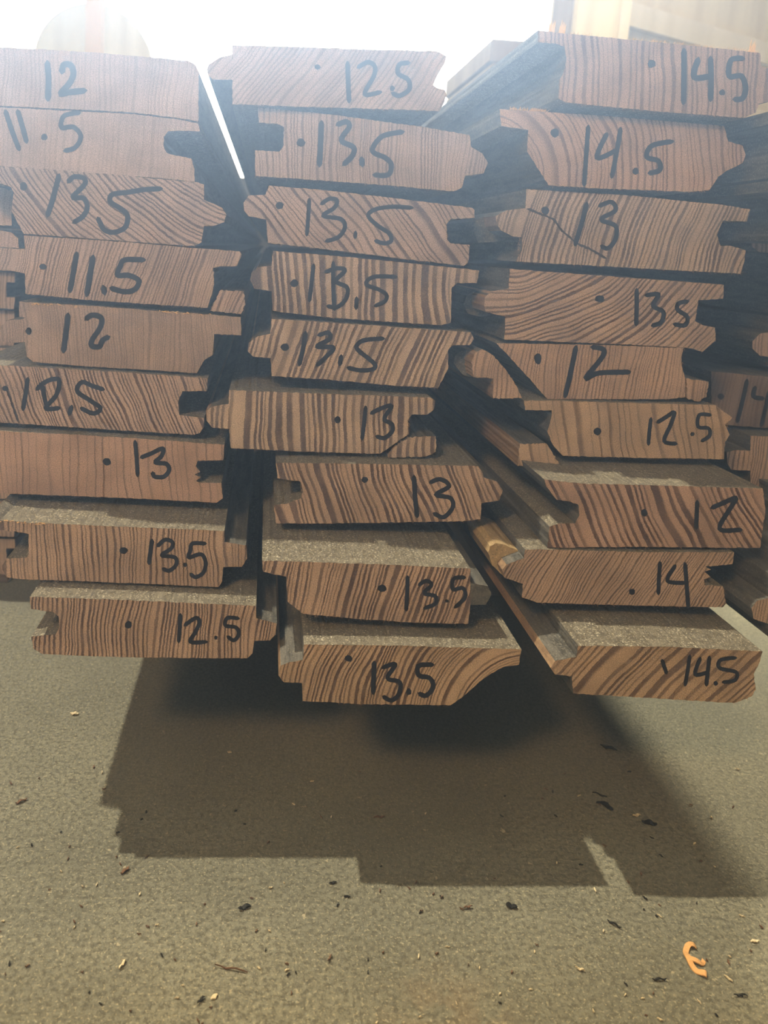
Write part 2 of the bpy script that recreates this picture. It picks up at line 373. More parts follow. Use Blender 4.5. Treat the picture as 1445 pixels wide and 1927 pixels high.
board(key='L8', Y=0.495, body=[(-20,968),(0,979),(60,984),(136,987),(280,993),(422,999),(422,1020),(420,1067),(418,1094),(411,1105),(310,1100),(155,1094),(40,1090),(12,1086),(2,1067),(12,1051),(50,1049),(54,1043),(54,1005),(40,1002),(-20,995)],
  tongue=[(422,1020),(463,1026),(465,1051),(455,1067),(420,1067)],
  grain=(-3,8.6,2500,.36,.8), col=TAN, w=7.5,
  ink=[[(286,1016),(283,1038),(280,1061)],[(296,1028),(310,1016),(324,1020),(322,1032),(304,1045),(329,1049),(331,1063),(318,1074),(306,1070)],[(387,1023),(362,1023),(358,1036),(355,1049),(378,1043),(387,1059),(382,1078),(368,1086),(358,1080)]],
  dots=[(232,1036,8,6),(348,1063,4,4)], slv=[((0,980),(90,986),22,.006)], label='board end marked 13.5, second from the bottom of the left stack')
board(key='L9', Y=0.475, body=[(56,1123),(232,1129),(482,1140),(482,1163),(479,1206),(475,1229),(465,1239),(232,1237),(81,1231),(62,1220),(59,1198),(105,1194),(112,1179),(110,1160),(101,1152),(58,1146)],
  tongue=[(482,1163),(521,1173),(519,1194),(508,1205),(479,1206)],
  grain=(4,8,2500,.42,.9), col=TAN, w=7.5,
  ink=[[(339,1156),(338,1182),(336,1208)],[(347,1177),(368,1163),(375,1171),(368,1189),(358,1208),(389,1208)],[(449,1164),(428,1163),(424,1177),(444,1181),(449,1194),(440,1205),(428,1198)]],
  dots=[(241,1176,7,7),(406,1200,3.5,4)], label='lowest board of the left stack, marked 12.5, a groove at its left')
# --- middle stack
board(key='M1', Y=0.54, body=[(437,85),(580,89),(725,94),(821,96),(840,106),(837,119),(824,140),(815,160),(821,165),(837,169),(840,179),(834,197),(826,210),(804,208),(609,202),(437,196),(437,150),(437,102)],
  tongue=[(437,102),(414,108),(393,121),(389,131),(392,143),(401,150),(437,150)],
  grain=(36,9,-2500,.34,.5), col=PINK, w=9,
  ink=[[(654,117),(655,155),(657,192)],[(673,127),(692,117),(705,125),(703,144),(686,177),(717,173)],[(770,118),(752,121),(749,138),(768,150),(770,168),(752,180),(738,175)]], dots=[(597,126,6,5),(738,166,5,5)],
  fz=[((815,160),(826,210))], label='top board of the middle stack, marked 12.5, right edge torn')
board(key='M2', Y=0.545, body=[(485,202),(626,216),(796,239),(883,254),(887,277),(875,331),(869,353),(854,360),(734,349),(568,337),(480,331),(480,283),(526,285),(534,273),(534,239),(522,233),(487,231)],
  tongue=[(887,277),(908,289),(918,306),(910,326),(875,331)],
  grain=(-3,7,3000,.36,.65), col=PINK, w=10,
  ink=[[(605,229),(603,270),(601,312)],[(634,235),(651,229),(657,239),(642,264),(665,277),(663,293),(646,310)],[(680,297),(682,312)],[(759,248),(725,254),(709,266),(701,285),(725,297),(736,310),(730,329),(703,329)]],
  dots=[(566,268,8,8)], label='board end marked 13.5 directly under the torn middle top board')
board(key='M3', Y=0.545, body=[(506,349),(613,358),(751,374),(848,386),(888,391),(893,395),(893,410),(848,412),(840,422),(841,451),(848,458),(884,461),(881,493),(873,500),(751,486),(613,469),(504,457),(501,413),(500,366)],
  tongue=[(500,366),(468,368),(458,382),(459,396),(468,407),(501,413)],
  grain=(-42,12,-2000,.28,.85), col=PINK, w=7.5,
  ink=[[(582,374),(580,408),(577,443)],[(604,384),(620,374),(634,377),(629,391),(608,406),(641,412),(649,427),(637,446),(613,454)],[(669,436),(668,448)],[(776,391),(738,389),(706,394),(693,406),(710,424),(732,439),(736,453),(724,458),(706,453)]],
  dots=[(526,387,8,7)], fz=[((848,386),(880,392)),((840,422),(841,451))], label='middle stack board end marked 13.5, grain slanting steeply down to the right')
board(key='M4', Y=0.545, body=[(514,472),(648,483),(751,493),(902,509),(897,533),(860,533),(850,541),(848,607),(831,612),(751,607),(613,597),(513,585),(511,548),(511,500)],
  tongue=[(511,500),(485,503),(473,514),(471,528),(478,543),(511,548)],
  grain=(-5,17,1500,.50,.9), col=PALE, w=8,
  ink=[[(590,498),(586,532),(582,567)],[(612,512),(634,505),(649,509),(632,529),(653,541),(651,562),(634,578),(616,576)],[(627,493),(627,540),(629,583)],[(671,560),(670,581)],[(746,521),(703,521),(689,535),(713,545),(727,555),(724,567),(705,576)]],
  dots=[(554,533,8,7)], label='board end marked 13.5 with the widest growth rings, fourth in the middle stack')
board(key='M5', Y=0.54, body=[(511,600),(648,609),(751,616),(821,621),(886,625),(892,638),(883,650),(852,650),(843,659),(843,694),(824,730),(734,725),(613,714),(511,708),(509,674),(509,628)],
  tongue=[(509,628),(485,633),(468,645),(466,661),(476,671),(509,674)],
  grain=(18,12,1600,.50,.9), col=PALE, w=8.5,
  ink=[[(575,625),(570,656),(563,687)],[(599,631),(618,626),(620,638),(596,652),(627,654),(616,669),(596,688)],[(642,669),(639,687)],[(722,637),(686,640),(672,649),(674,659),(703,683),(703,694),(679,697),(654,692)]],
  dots=[(536,653,8,7)], label='board end marked 13.5 whose lower right corner slants away')
board(key='M6', Y=0.532, body=[(431,734),(578,740),(810,748),(819,754),(816,771),(804,780),(775,780),(767,790),(769,817),(744,834),(727,846),(715,854),(578,850),(434,843),(431,807),(430,760)],
  tongue=[(430,760),(399,765),(387,775),(389,792),(399,805),(431,807)],
  piece=[(769,823),(820,821),(820,850),(802,859),(731,861),(740,844)],
  grain=(-3,13.5,1200,.50,.95), col=PALE, w=7.5,
  ink=[[(688,765),(685,796),(681,827)],[(698,778),(718,768),(737,764),(723,788),(737,798),(738,811),(724,824),(708,821)]],
  dots=[(635,790,6,7)], fz=[((767,785),(770,817))], label='boldly striped board end marked 13 with a cracked lower lip')
board(key='M7', Y=0.517, body=[(519,871),(702,873),(900,877),(908,890),(910,898),(906,947),(904,977),(868,981),(619,985),(519,985),(515,950),(540,948),(567,937),(570,925),(565,906),(522,900)],
  tongue=[(910,898),(935,906),(946,923),(939,942),(906,947)],
  grain=(-22,11,900,.46,.9), col=TAN, w=8.5,
  ink=[[(779,896),(781,935),(785,973)],[(809,908),(829,902),(845,915),(820,931),(847,937),(852,954),(835,973),(816,966)]],
  dots=[(686,903,6,6)], fz=[((566,905),(568,937)),((519,950),(519,985))], label='board end marked 13 with a frayed groove on its left')
board(key='M8', Y=0.468, body=[(493,1055),(719,1062),(885,1070),(885,1097),(885,1138),(881,1174),(781,1172),(678,1165),(570,1155),(541,1132),(538,1085),(511,1080),(495,1076)],
  tongue=[(885,1097),(918,1103),(925,1118),(914,1138),(885,1138)], tgrey=True,
  grain=(14,9,3000,.46,.95), col=TAN, w=7.5,
  ink=[[(767,1085),(766,1117),(764,1149)],[(788,1101),(802,1093),(812,1101),(798,1116),(819,1122),(819,1136),(798,1145)],[(875,1087),(854,1089),(852,1109),(871,1107),(875,1124),(856,1143)]],
  dots=[(719,1107,8,7),(841,1131,4,3)], fz=[((570,1156),(700,1167))], label='board end marked 13.5 whose upper left lip sticks out in the middle stack')
board(key='M9', Y=0.45, body=[(572,1213),(761,1215),(981,1222),(976,1251),(947,1255),(925,1267),(906,1280),(886,1298),(869,1313),(848,1327),(678,1325),(570,1319),(568,1285),(570,1242)],
  tongue=[(570,1242),(545,1246),(528,1253),(524,1271),(534,1284),(568,1285)],
  grain=(22,8.5,253,.45,.95), col=OCH, w=8.5,
  ink=[[(704,1246),(703,1275),(702,1305)],[(719,1257),(744,1250),(729,1276),(752,1284),(750,1307),(736,1318),(721,1311)],[(815,1251),(788,1253),(788,1271),(808,1276),(815,1292),(802,1309),(788,1305)]],
  dots=[(656,1239,7,6),(769,1302,5,6)], label='lowest middle board marked 13.5, lower right corner broken in a curve')
# --- right stack
board(key='R1', Y=.52, body=[(1012,57),(1073,64),(1190,75),(1335,89),(1430,100),(1432,125),(1428,195),(1422,212),(1401,222),(1219,208),(1065,193),(1050,185),(1052,150),(1060,137),(1066,110),(1062,88),(1045,82),(1012,80)],
  tongue=[(1432,125),(1452,130),(1458,160),(1452,190),(1428,195)],
  grain=(-6,12,2000,.34,.75), col=((.45,.28,.19),(.17,.10,.085)), w=11,
  ink=[[(1287,93),(1287,145),(1286,195)],[(1314,110),(1306,145),(1339,143)],[(1337,108),(1338,150),(1337,189)],[(1399,110),(1376,113),(1372,143),(1395,143),(1403,166),(1397,185),(1381,187)]],
  dots=[(1226,120,8,8),(1359,174,6,6)], bfz=[((1073,64),(1430,100)),((1190,75),(1430,100))], spl=[(1040,60),(1060,60),(1418,97)], label='top board of the right stack, marked 14.5, fuzzy sunlit upper edge')
board(key='R2', Y=.53, body=[(940,205),(1136,218),(1362,237),(1370,266),(1366,322),(1352,332),(1347,340),(1335,357),(1302,361),(1136,355),(1032,349),(1019,328),(992,286),(994,245),(943,237)],
  tongue=[(1370,266),(1397,274),(1403,291),(1397,307),(1366,322)],
  grain=(-17,11,-237,.33,.8), col=((.46,.29,.20),(.18,.10,.085)), w=9,
  ink=[[(1107,237),(1103,293),(1099,349)],[(1142,251),(1123,297),(1161,282)],[(1168,241),(1160,288),(1151,334)],[(1266,266),(1227,274),(1217,295),(1239,303),(1241,320),(1221,326)]],
  dots=[(1044,250,8,9),(1196,322,6,7)], bfz=[((960,206),(1010,210)),((1000,209),(1030,211))], label='board end marked 14.5 with curved rings, second in the right stack')
board(key='R3', Y=0.535, body=[(990,356),(1177,367),(1364,386),(1412,394),(1405,417),(1360,415),(1349,442),(1356,463),(1372,462),(1403,471),(1400,495),(1393,515),(1260,508),(1136,501),(970,492),(982,471),(982,446),(988,392)],
  tongue=[(988,392),(953,396),(932,407),(936,424),(943,434),(965,445),(982,446)],
  grain=(13,8.6,1000,.46,.85), col=PALE, w=9,
  ink=[[(1104,382),(1094,422),(1082,461)],[(1127,388),(1150,380),(1158,396),(1131,413),(1158,425),(1158,450),(1144,467),(1131,463)]],
  dots=[(1026,396,8,8)], crack=[(992,393),(1025,406),(1042,414),(1058,434),(1085,457),(1112,470),(1140,486)],
  worn=([(889,432),(894,416),(910,408),(932,404),(975,394),(975,446),(935,455),(900,457)],.03), fz=[((978,446),(975,492)),((1395,480),(1393,515))], label='cracked board end marked 13, crack running across from its tongue')
board(key='R4', Y=0.535, body=[(959,506),(1136,519),(1362,536),(1360,562),(1314,565),(1308,604),(1322,612),(1345,616),(1347,641),(1322,662),(1300,655),(1177,648),(949,639),(951,596),(957,543)],
  tongue=[(957,543),(924,548),(912,560),(911,575),(914,587),(951,596)],
  grain=(52,9,-424,.42,.85), col=TAN, w=8.5,
  ink=[[(1198,544),(1198,578),(1197,612)],[(1215,556),(1239,554),(1229,575),(1248,587),(1244,606),(1227,613)],[(1295,567),(1277,571),(1275,583),(1293,596),(1289,612),(1268,610)]],
  dots=[(1128,562,9,7)], worn=([(872,571),(878,556),(905,540),(945,536),(945,592),(905,596),(880,590)],.035), fz=[((1310,565),(1308,604)),((1345,616),(1322,662))], label='board end marked 135 with rings sweeping in from the left')
board(key='R5', Y=0.535, body=[(934,646),(1136,649),(1285,655),(1281,683),(1289,712),(1289,747),(1260,751),(1030,751),(985,700)],
  piece=[(887,683),(894,664),(907,658),(924,666),(940,683),(955,700),(970,724),(982,749),(928,750),(928,712),(891,710)],
  piece2=[(1291,712),(1333,718),(1329,747),(1314,756),(1293,750)],
  grain=(3,7,2500,.32,.7), col=((.46,.30,.21),(.16,.10,.085)), w=10,
  ink=[[(1084,652),(1074,700),(1063,747)],[(1113,653),(1136,658),(1131,675),(1102,712),(1127,702),(1185,700)]],
  dots=[(1012,675,7,11)], worn=([(853,683),(857,668),(872,659),(898,656),(912,660),(900,712),(872,706)],.02), fz=[((940,683),(982,749)),((1281,665),(1289,740))], label='board end marked 12 with its tongue split away on the left')
board(key='R6', Y=0.53, body=[(986,754),(1040,754),(1177,758),(1345,762),(1362,775),(1378,786),(1364,799),(1373,818),(1364,832),(1362,864),(1219,862),(1059,858),(1040,837),(1030,812),(1038,783),(1038,772),(988,772)],
  piece=[(978,835),(1028,835),(1040,853),(1055,878),(974,877)],
  grain=(-16,17,2500,.22,.6), col=OCH, w=7,
  ink=[[(1225,787),(1222,812),(1220,837)],[(1237,795),(1253,785),(1269,776),(1262,799),(1250,830),(1273,835)],[(1337,781),(1316,781),(1314,803),(1333,806),(1335,820),(1320,830)]],
  dots=[(1124,812,7,8),(1303,817,4,4)], fz=[((1372,785),(1364,832))], label='yellow-brown board end marked 12.5 with a detached lower lip')
board(key='R7', Y=0.482, body=[(1024,902),(1094,910),(1260,914),(1435,919),(1440,960),(1430,1031),(1177,1029),(1030,1031),(1034,991),(1053,985),(1082,985),(1090,970),(1088,950),(1069,943),(1048,941),(1028,916)],
  grain=(-32,14,1100,.46,.95), col=RED, w=8,
  ink=[[(1312,943),(1311,969),(1310,995)],[(1339,956),(1362,946),(1385,937),(1376,954),(1354,995),(1395,997)]],
  dots=[(1212,965,6,7)], label='board end marked 12 with bold slanting rings, lying on the 14 board')
board(key='R8', Y=0.48, body=[(988,1034),(1032,1034),(1219,1039),(1381,1039),(1378,1062),(1327,1066),(1338,1072),(1325,1076),(1337,1086),(1325,1090),(1325,1101),(1360,1103),(1366,1136),(1360,1143),(1177,1139),(1011,1134),(982,1124),(984,1099),(986,1050)],
  tongue=[(986,1050),(953,1062),(945,1072),(949,1087),(984,1099)],
  grain=(26,6,3000,.36,.75), col=TAN, w=7.5,
  ink=[[(1242,1058),(1240,1088),(1239,1118)],[(1271,1064),(1256,1093),(1289,1097)],[(1289,1060),(1292,1100),(1295,1143)]],
  dots=[(1189,1114,6,6)], worn=([(918,1040),(922,1028),(932,1022),(946,1024),(975,1036),(975,1080),(949,1086),(926,1064)],.012,'yellow_worn'), fz=[((1327,1068),(1325,1101)),((1362,1105),(1362,1140))], label='board end marked 14 in the right stack, second from bottom')
board(key='R9', Y=0.442, body=[(1088,1215),(1260,1217),(1435,1226),(1428,1249),(1418,1269),(1422,1298),(1414,1311),(1381,1323),(1177,1311),(1078,1305),(1076,1273),(1084,1236)],
  tongue=[(1084,1236),(1044,1244),(1036,1257),(1044,1269),(1076,1273)],
  grain=(38,16,1800,.46,.8), col=OCH, w=7,
  ink=[[(1298,1234),(1294,1262),(1289,1290)],[(1318,1238),(1308,1269),(1333,1265)],[(1335,1236),(1332,1263),(1329,1290)],[(1385,1238),(1356,1242),(1354,1257),(1385,1265),(1383,1280),(1360,1284)],[(1246,1242),(1250,1255),(1254,1267)]],
  dots=[(1347,1286,4,4)], fz=[((1381,1323),(1418,1300))], label='lowest board of the right stack, marked 14.5, with a crackled top face')
# --- far right stack, mostly cut by the frame
board(key='F1', Y=.47, body=[(1528,188),(1760,195),(1760,332),(1530,324),(1530,276),(1562,274),(1562,218),(1528,214)], grain=(4,10,2500,.35,.6), col=PINK, w=8, ink=[], dots=[], sides='grey',
  label='dark weathered board running in from the right edge, uppermost there')
board(key='F2', Y=.47, body=[(1528,330),(1760,338),(1760,460),(1590,452),(1590,360),(1528,352)], grain=(4,10,2500,.35,.6), col=PINK, w=8, ink=[], dots=[], sides='grey',
  label='pale-edged weathered board at the right edge, below the uppermost one')
board(key='F3', Y=.62, body=[(1450,395),(1700,412),(1700,528),(1450,517)], tongue=[(1450,432),(1425,434),(1412,448),(1414,464),(1428,474),(1450,476)], grain=(0,8,2500,.35,.6), col=PINK, w=8, ink=[], dots=[], sides='grey',
  label='recessed board with only its round tongue showing beside the cracked 13')
board(key='F4', Y=.62, body=[(1455,520),(1700,530),(1700,590),(1455,590)], grain=(0,8,2500,.35,.6), col=PINK, w=8, ink=[], dots=[], sides='grey',
  label='recessed board beyond the right edge beside the 135')
board(key='F5', Y=.62, body=[(1452,596),(1700,606),(1700,700),(1452,690)], tongue=[(1452,625),(1430,628),(1416,642),(1416,656),(1430,670),(1452,672)], grain=(0,8,2500,.35,.6), col=PINK, w=8, ink=[], dots=[], sides='grey',
  label='recessed board with a blunt grey tongue above the half-seen 14')
board(key='F6', Y=.60, body=[(1338,699),(1480,712),(1640,722),(1640,815),(1480,808),(1366,800),(1340,790)], grain=(3,8,2500,.34,.5), col=((.20,.14,.115),(.09,.06,.055)), w=8,
  ink=[[(1406,715),(1397,755),(1387,794)],[(1421,728),(1418,746),(1437,750)],[(1446,738),(1440,770),(1432,802)]], dots=[(1356,746,6,6)], sides='grey',
  label='recessed board end marked 14, half cut off by the right edge of view')
board(key='F7', Y=.58, body=[(1412,820),(1640,828),(1640,925),(1412,915),(1412,886),(1412,848)], tongue=[(1412,848),(1385,847),(1367,851),(1368,872),(1376,884),(1412,886)], grain=(0,7,2500,.35,.7), col=TAN, w=8, ink=[], dots=[], sides='grey',
  label='recessed unmarked board under the half-seen 14, tongue showing')
board(key='F8', Y=.56, body=[(1458,915),(1700,925),(1700,1045),(1458,1035)], grain=(0,9,2500,.35,.7), col=TAN, w=8, ink=[], dots=[], sides='grey',
  label='dark board just past the right end of the slant-ringed 12')
board(key='F9', Y=.47, body=[(1448,1080),(1700,1090),(1700,1215),(1448,1200)], tongue=[(1448,1125),(1425,1130),(1414,1145),(1418,1165),(1448,1175)], grain=(0,9,2500,.35,.7), col=TAN, w=8, ink=[], dots=[], sides='grey',
  label='board at the right edge whose blunt grey tongue shows beside the 14')
# --- far left stack
board(key='E1', Y=.575, body=[(-150,342),(10,352),(22,356),(22,425),(-150,419)], grain=(0,9,2500,.3,.3), col=PINK, w=8, ink=[[(-12,347),(8,350),(20,356)]], dots=[], sides='grey', label='greyish board end at the left edge, beside the long-tailed 13.5')
board(key='E2', Y=.575, body=[(-150,428),(-5,432),(20,437),(34,448),(36,470),(-150,465)], grain=(0,9,2500,.3,.3), col=PINK, w=8, ink=[], dots=[], sides='grey', label='round-nosed board at the left edge above the split 11.5')

for i_ in range(9):
    y_ = 440 + i_ * 71.5
    board(key='E%d' % (i_ + 3), Y=.85 + (i_ % 3) * .01, body=[(-190, y_ - 8), (28, y_ + 2), (28, y_ + 20), (12, y_ + 20), (12, y_ + 48), (28, y_ + 48), (26, y_ + 70), (-190, y_ + 60)], grain=(0, 6, 2500, .35, .6), col=TAN, w=8, ink=[], dots=[], sides='grey',
          label='dark grooved board end set far back at the left edge')
def centroid(p):
    return (sum(x for x, _ in p) / len(p), sum(y for _, y in p) / len(p))
STACK = {'L': 'boards of the left stack', 'M': 'boards of the middle stack', 'R': 'boards of the right stack',
         'F': 'boards at the right edge of view', 'E': 'boards at the left edge of view', 'Z': 'boards set far back at the left edge'}
lows = {}
for idx, k in enumerate(B):
    rnd = random.Random(100 + idx * 7)
    Y = k['Y']; body = k['body']
    xs = [p[0] for p in body]; ys = [p[1] for p in body]
    cpx = ((min(xs) + max(xs)) / 2, (min(ys) + max(ys)) / 2)
    base = at(cpx[0], max(ys), Y); zmin = min(at(x, y, Y).z for x, y in body); base.z = zmin
    root = empty('timber_board', base)
    s = k['key'][0]
    tag(root, k['label'], 'board', STACK['Z' if 'far back' in k['label'] else s])
    lows.setdefault(s, []).append((zmin, min(at(x, y, Y).x for x, y in body), max(at(x, y, Y).x for x, y in body), k['key']))
    a, sp_, Rp, dark, con = k['grain']
    ctr = at(cpx[0], cpx[1], Y); e1 = at(cpx[0] + 1, cpx[1], Y); sc = (e1 - ctr).length
    a = R(a)
    cx = ctr.x + Rp * sc * math.cos(a) - base.x; cz = ctr.z - Rp * sc * math.sin(a) - base.z
    light, ring = k['col']; light = tuple(0.80 * c_ + 0.20 * (light[0] + light[1] + light[2]) / 3 for c_ in light); ring = tuple(c_ * 0.72 for c_ in ring); con = min(1.0, con * 1.12)
    em = end_mat(cx, cz, 1 / (sp_ * sc), dark, con, light, ring, idx * 3.7)
    side = M[k.get('sides', 'dusty')]
    mats = [em, side, M['grey']]
    L = 3.9 + (idx * 37 % 11) * 0.03
    bm = prism(jag(body, 0.7, rnd), Y, L, base)
    link('body', bm, mats, root)
    if 'tongue' in k:
        tm = [M['grey'] if k.get('tgrey') else em, M['grey'], M['tongue'] if s in 'MR' else M['grey']]
        tb = link('tongue', prism(jag(k['tongue'], 0.5, rnd), Y, L - 0.01, base), tm, root)
        if k.get('tgrey'): tb['label'] = 'dirty grey tongue end'
    for nm, key in (('split_lip', 'piece'), ('split_lip', 'piece2')):
        if key in k:
            po = link(nm, prism(jag(k[key], 1.3, rnd, 3.5), Y - 0.001, 0.5, base), [em, M['grey'], M['tongue']], root)
    if 'worn' in k:
        poly, dy = k['worn'][:2]; wm = M[k['worn'][2]] if len(k['worn']) > 2 else M['grey']
        po = link('worn_tongue', prism(jag(poly, 0.8, rnd), Y + dy, (L if len(k['worn']) < 3 else 0.09) - dy - 0.02, base), [wm, wm, wm], root)
        po['label'] = 'yellow worn tongue corner' if len(k['worn']) > 2 else 'rounded weathered tongue set back from the sawn end'
    if k['ink']:
        bi = bmesh.new()
        for q, st in enumerate(k['ink']): ribbon(bi, st, k['w'] * rnd.uniform(.93, 1.07), Y, base, 0.00030 + q * 0.00001, rnd)
        for q, (x, y, rx, ry) in enumerate(k['dots'][1:]): blob(bi, x, y, rx, ry, Y, base, 0.0003, rnd)
        thicken(bi); link('marker_number', bi, M['ink'], root)
    if k['dots']:
        bi = bmesh.new(); x, y, rx, ry = k['dots'][0]; blob(bi, x, y, rx, ry, Y, base, 0.0003, rnd)
        thicken(bi); link('marker_dot', bi, M['ink'], root)
    if 'crack' in k:
        bi = bmesh.new(); ribbon(bi, k['crack'], 4.0, Y, base, 0.0003, rnd, 0.6); thicken(bi); link('crack', bi, M['crack'], root)
    # torn fibres along the cut edges
    segs = list(k.get('fz', [])); 
    n = 26 * len(segs)
    lo = [(p, q) for p, q in zip(body, body[1:] + body[:1]) if q[0] < p[0] - 30 and abs(q[1] - p[1]) < 30 and (p[1] + q[1]) / 2 > cpx[1]]
    if lo and s in 'LMR': segs += lo; n += 40
    if segs:
        tag(link('torn_fibres', fuzz(segs, n, 0.0022, 0.00011, Y, base, rnd, (0.2, -0.6)), M['fibre'], root), kind='stuff')
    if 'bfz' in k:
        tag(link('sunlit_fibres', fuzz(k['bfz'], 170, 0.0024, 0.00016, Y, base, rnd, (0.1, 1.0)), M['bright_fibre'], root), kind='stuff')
    if 'slv' in k:
        bi = bmesh.new()
        for (a_, b_, n_, l_) in k['slv']:
            for _ in range(n_):
                f_ = rnd.random(); p = at(a_[0] + (b_[0] - a_[0]) * f_, a_[1] + (b_[1] - a_[1]) * f_ + rnd.uniform(-1.5, 2.5), Y - 0.0008) - base
                sliver(bi, p, p + Vector((rnd.uniform(-1, 1), rnd.uniform(-.4, .1), rnd.uniform(-.22, .22))) * l_ * rnd.uniform(.4, 1), .00035)
        tag(link('loose_slivers', bi, M['bright_fibre'], root), 'pale torn slivers along the upper edge', kind='stuff')
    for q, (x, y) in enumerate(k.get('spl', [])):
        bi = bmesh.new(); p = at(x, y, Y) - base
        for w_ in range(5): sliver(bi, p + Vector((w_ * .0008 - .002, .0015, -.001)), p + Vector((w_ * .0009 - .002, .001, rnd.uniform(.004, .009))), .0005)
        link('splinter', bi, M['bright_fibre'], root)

# ------------------------------------------------------------------ floor and what carries the stacks
def box(bm, a, b):
    r_ = bmesh.ops.create_cube(bm, size=1.0)
    a, b = Vector(a), Vector(b)
    for v_ in r_['verts']:
        v_.co = Vector(((a.x + b.x) / 2 + v_.co.x * (b.x - a.x), (a.y + b.y) / 2 + v_.co.y * (b.y - a.y), (a.z + b.z) / 2 + v_.co.z * (b.z - a.z)))
def bevel(bm, w): bmesh.ops.bevel(bm, geom=list(bm.edges), offset=w, segments=2, affect='EDGES')
bm = bmesh.new(); box(bm, (-3.6, -1.6, -0.1), (3.6, 5.7, 0)); tag(link('floor', bm, M['concrete']), kind='structure')
M['wall'] = ply('dark_wall_boards', (0.16, 0.15, 0.14), (0.21, 0.20, 0.18))
for nm_, a_, b_ in (('wall_back', (-3.6, 5.6, 0), (3.6, 5.7, 0.86)), ('wall_left', (-3.6, -1.6, 0), (-3.5, 5.6, 2.9)), ('wall_right', (3.5, -1.6, 0), (3.6, 5.6, 2.9))):
    bm = bmesh.new(); box(bm, a_, b_); tag(link(nm_, bm, M['wall']), kind='structure')
for s, nm in (('L', 'left'), ('M', 'middle'), ('R', 'right'), ('F', 'far right'), ('E', 'far left')):
    zlow = min(z for z, *_ in lows[s]); x0 = min(q[1] for q in lows[s] if q[0] < zlow + 0.05); x1 = max(q[2] for q in lows[s] if q[0] < zlow + 0.05)
    if s == 'L': x0 -= 0.0
    for yy, wd in ((0.86, 'front'), (3.2, 'rear')):
        bm = bmesh.new(); box(bm, (x0 + 0.004, yy, 0), (x1 - 0.004, yy + 0.09, zlow)); bevel(bm, 0.002)
        tag(link('bearer', bm, M['bearer']), 'dark %s bearer block on the floor carrying the %s stack' % (wd, nm), 'bearer', 'bearers under the stacks')

# ------------------------------------------------------------------ debris on the floor
def chip(px, py, lx, wx, rot, mat, label, name='wood_chip', curl=0.0, group='bits of debris on the floor'):
    rnd = random.Random(int(px * 7 + py))
    p = on_floor(px, py); bm = bmesh.new()
    n = 7; top = []
    sc = (p - CAMPOS).length / F
    pts = []
    for i in range(n):
        f = i / (n - 1); ww = wx * sc * (0.35 + math.sin(f * math.pi) * 0.65) * rnd.uniform(.7, 1.1) / 2
        x = (f - .5) * lx * sc; y = math.sin(f * math.pi) * curl * lx * sc
        pts.append((x, y, ww, 0.0008 + abs(math.sin(f * 5 + px)) * 0.0016 * (1 if lx > 12 else .4)))
    rows = [[bm.verts.new((x, y - w_, z)), bm.verts.new((x, y + w_, z * 0.8)), bm.verts.new((x, y + w_, z * .8 - 0.0007)), bm.verts.new((x, y - w_, z - 0.0007))] for x, y, w_, z in pts]
    for a, b in zip(rows, rows[1:]):
        for i in range(4):
            j = (i + 1) % 4; bm.faces.new((a[i], b[i], b[j], a[j]))
    bm.faces.new(rows[0]); bm.faces.new(rows[-1][::-1]); bmesh.ops.recalc_face_normals(bm, faces=bm.faces)
    o = link(name, bm, mat); o.location = p + Vector((0, 0, 0.0002)); o.rotation_euler = (0, 0, R(rot))
    return tag(o, label, 'chip', group)
dark = plain('charred_chip', (0.02, 0.02, 0.02), .6); brown = plain('brown_chip', (0.14, 0.08, 0.05)); pale = plain('pale_chip', (0.62, 0.55, 0.40)); orange = plain('orange_shaving', (0.62, 0.36, 0.16))
def arc_shaving(px, py):
    p = on_floor(px, py); bm = bmesh.new(); sc = (p - CAMPOS).length / F
    path = [(12, -14), (2, -16), (-8, -6), (-10, 6), (-6, 18), (2, 24)]
    path2 = [(-9, 2), (4, 8), (12, 4)]
    for pp, w_ in ((path, 7), (path2, 5)):
        c_ = catmull(pp, 5); L_, R_ = [], []
        for i, q in enumerate(c_):
            a = c_[max(0, i - 1)]; b = c_[min(len(c_) - 1, i + 1)]; l = math.hypot(b[0] - a[0], b[1] - a[1]) or 1
            nx, ny = -(b[1] - a[1]) / l * w_ / 2, (b[0] - a[0]) / l * w_ / 2; z = 0.0015 + 0.001 * math.sin(i * .6)
            L_.append(bm.verts.new(((q[0] + nx) * sc, -(q[1] + ny) * sc * 1.15, z))); R_.append(bm.verts.new(((q[0] - nx) * sc, -(q[1] - ny) * sc * 1.15, z + .0006)))
        for i in range(len(c_) - 1): bm.faces.new((L_[i], L_[i + 1], R_[i + 1], R_[i]))
    r_ = bmesh.ops.extrude_face_region(bm, geom=list(bm.faces))
    for v_ in [x for x in r_['geom'] if isinstance(x, bmesh.types.BMVert)]: v_.co.z -= 0.0007
    bmesh.ops.recalc_face_normals(bm, faces=bm.faces)
    o = link('wood_shaving', bm, orange); o.location = p
    tag(o, 'curled orange wood shaving on the concrete at lower right', 'shaving')
arc_shaving(1305, 1805)
chip(460, 1710, 20, 9, 25, dark, 'black chip on the lit floor left of the shadow\'s lowest step')
chip(962, 1708, 17, 11, -20, dark, 'black chip on the lit floor below the middle shadow')
chip(235, 1641, 16, 7, 50, brown, 'small brown chip on the lit floor at far left')
chip(1137, 1520, 26, 12, -50, dark, 'larger black chip lying in the shade under the right stack', curl=.2)
chip(1128, 1498, 22, 3, -35, dark, 'thin black sliver touching the larger black chip in the shade')
chip(1221, 1551, 22, 12, -15, dark, 'black chip in the shade to the right of the larger one')
chip(1145, 1409, 26, 9, -25, dark, 'long dark chip in the shade nearest the right stack')
chip(1155, 1742, 20, 4, -40, dark, 'thin dark sliver on the lit floor right of centre')
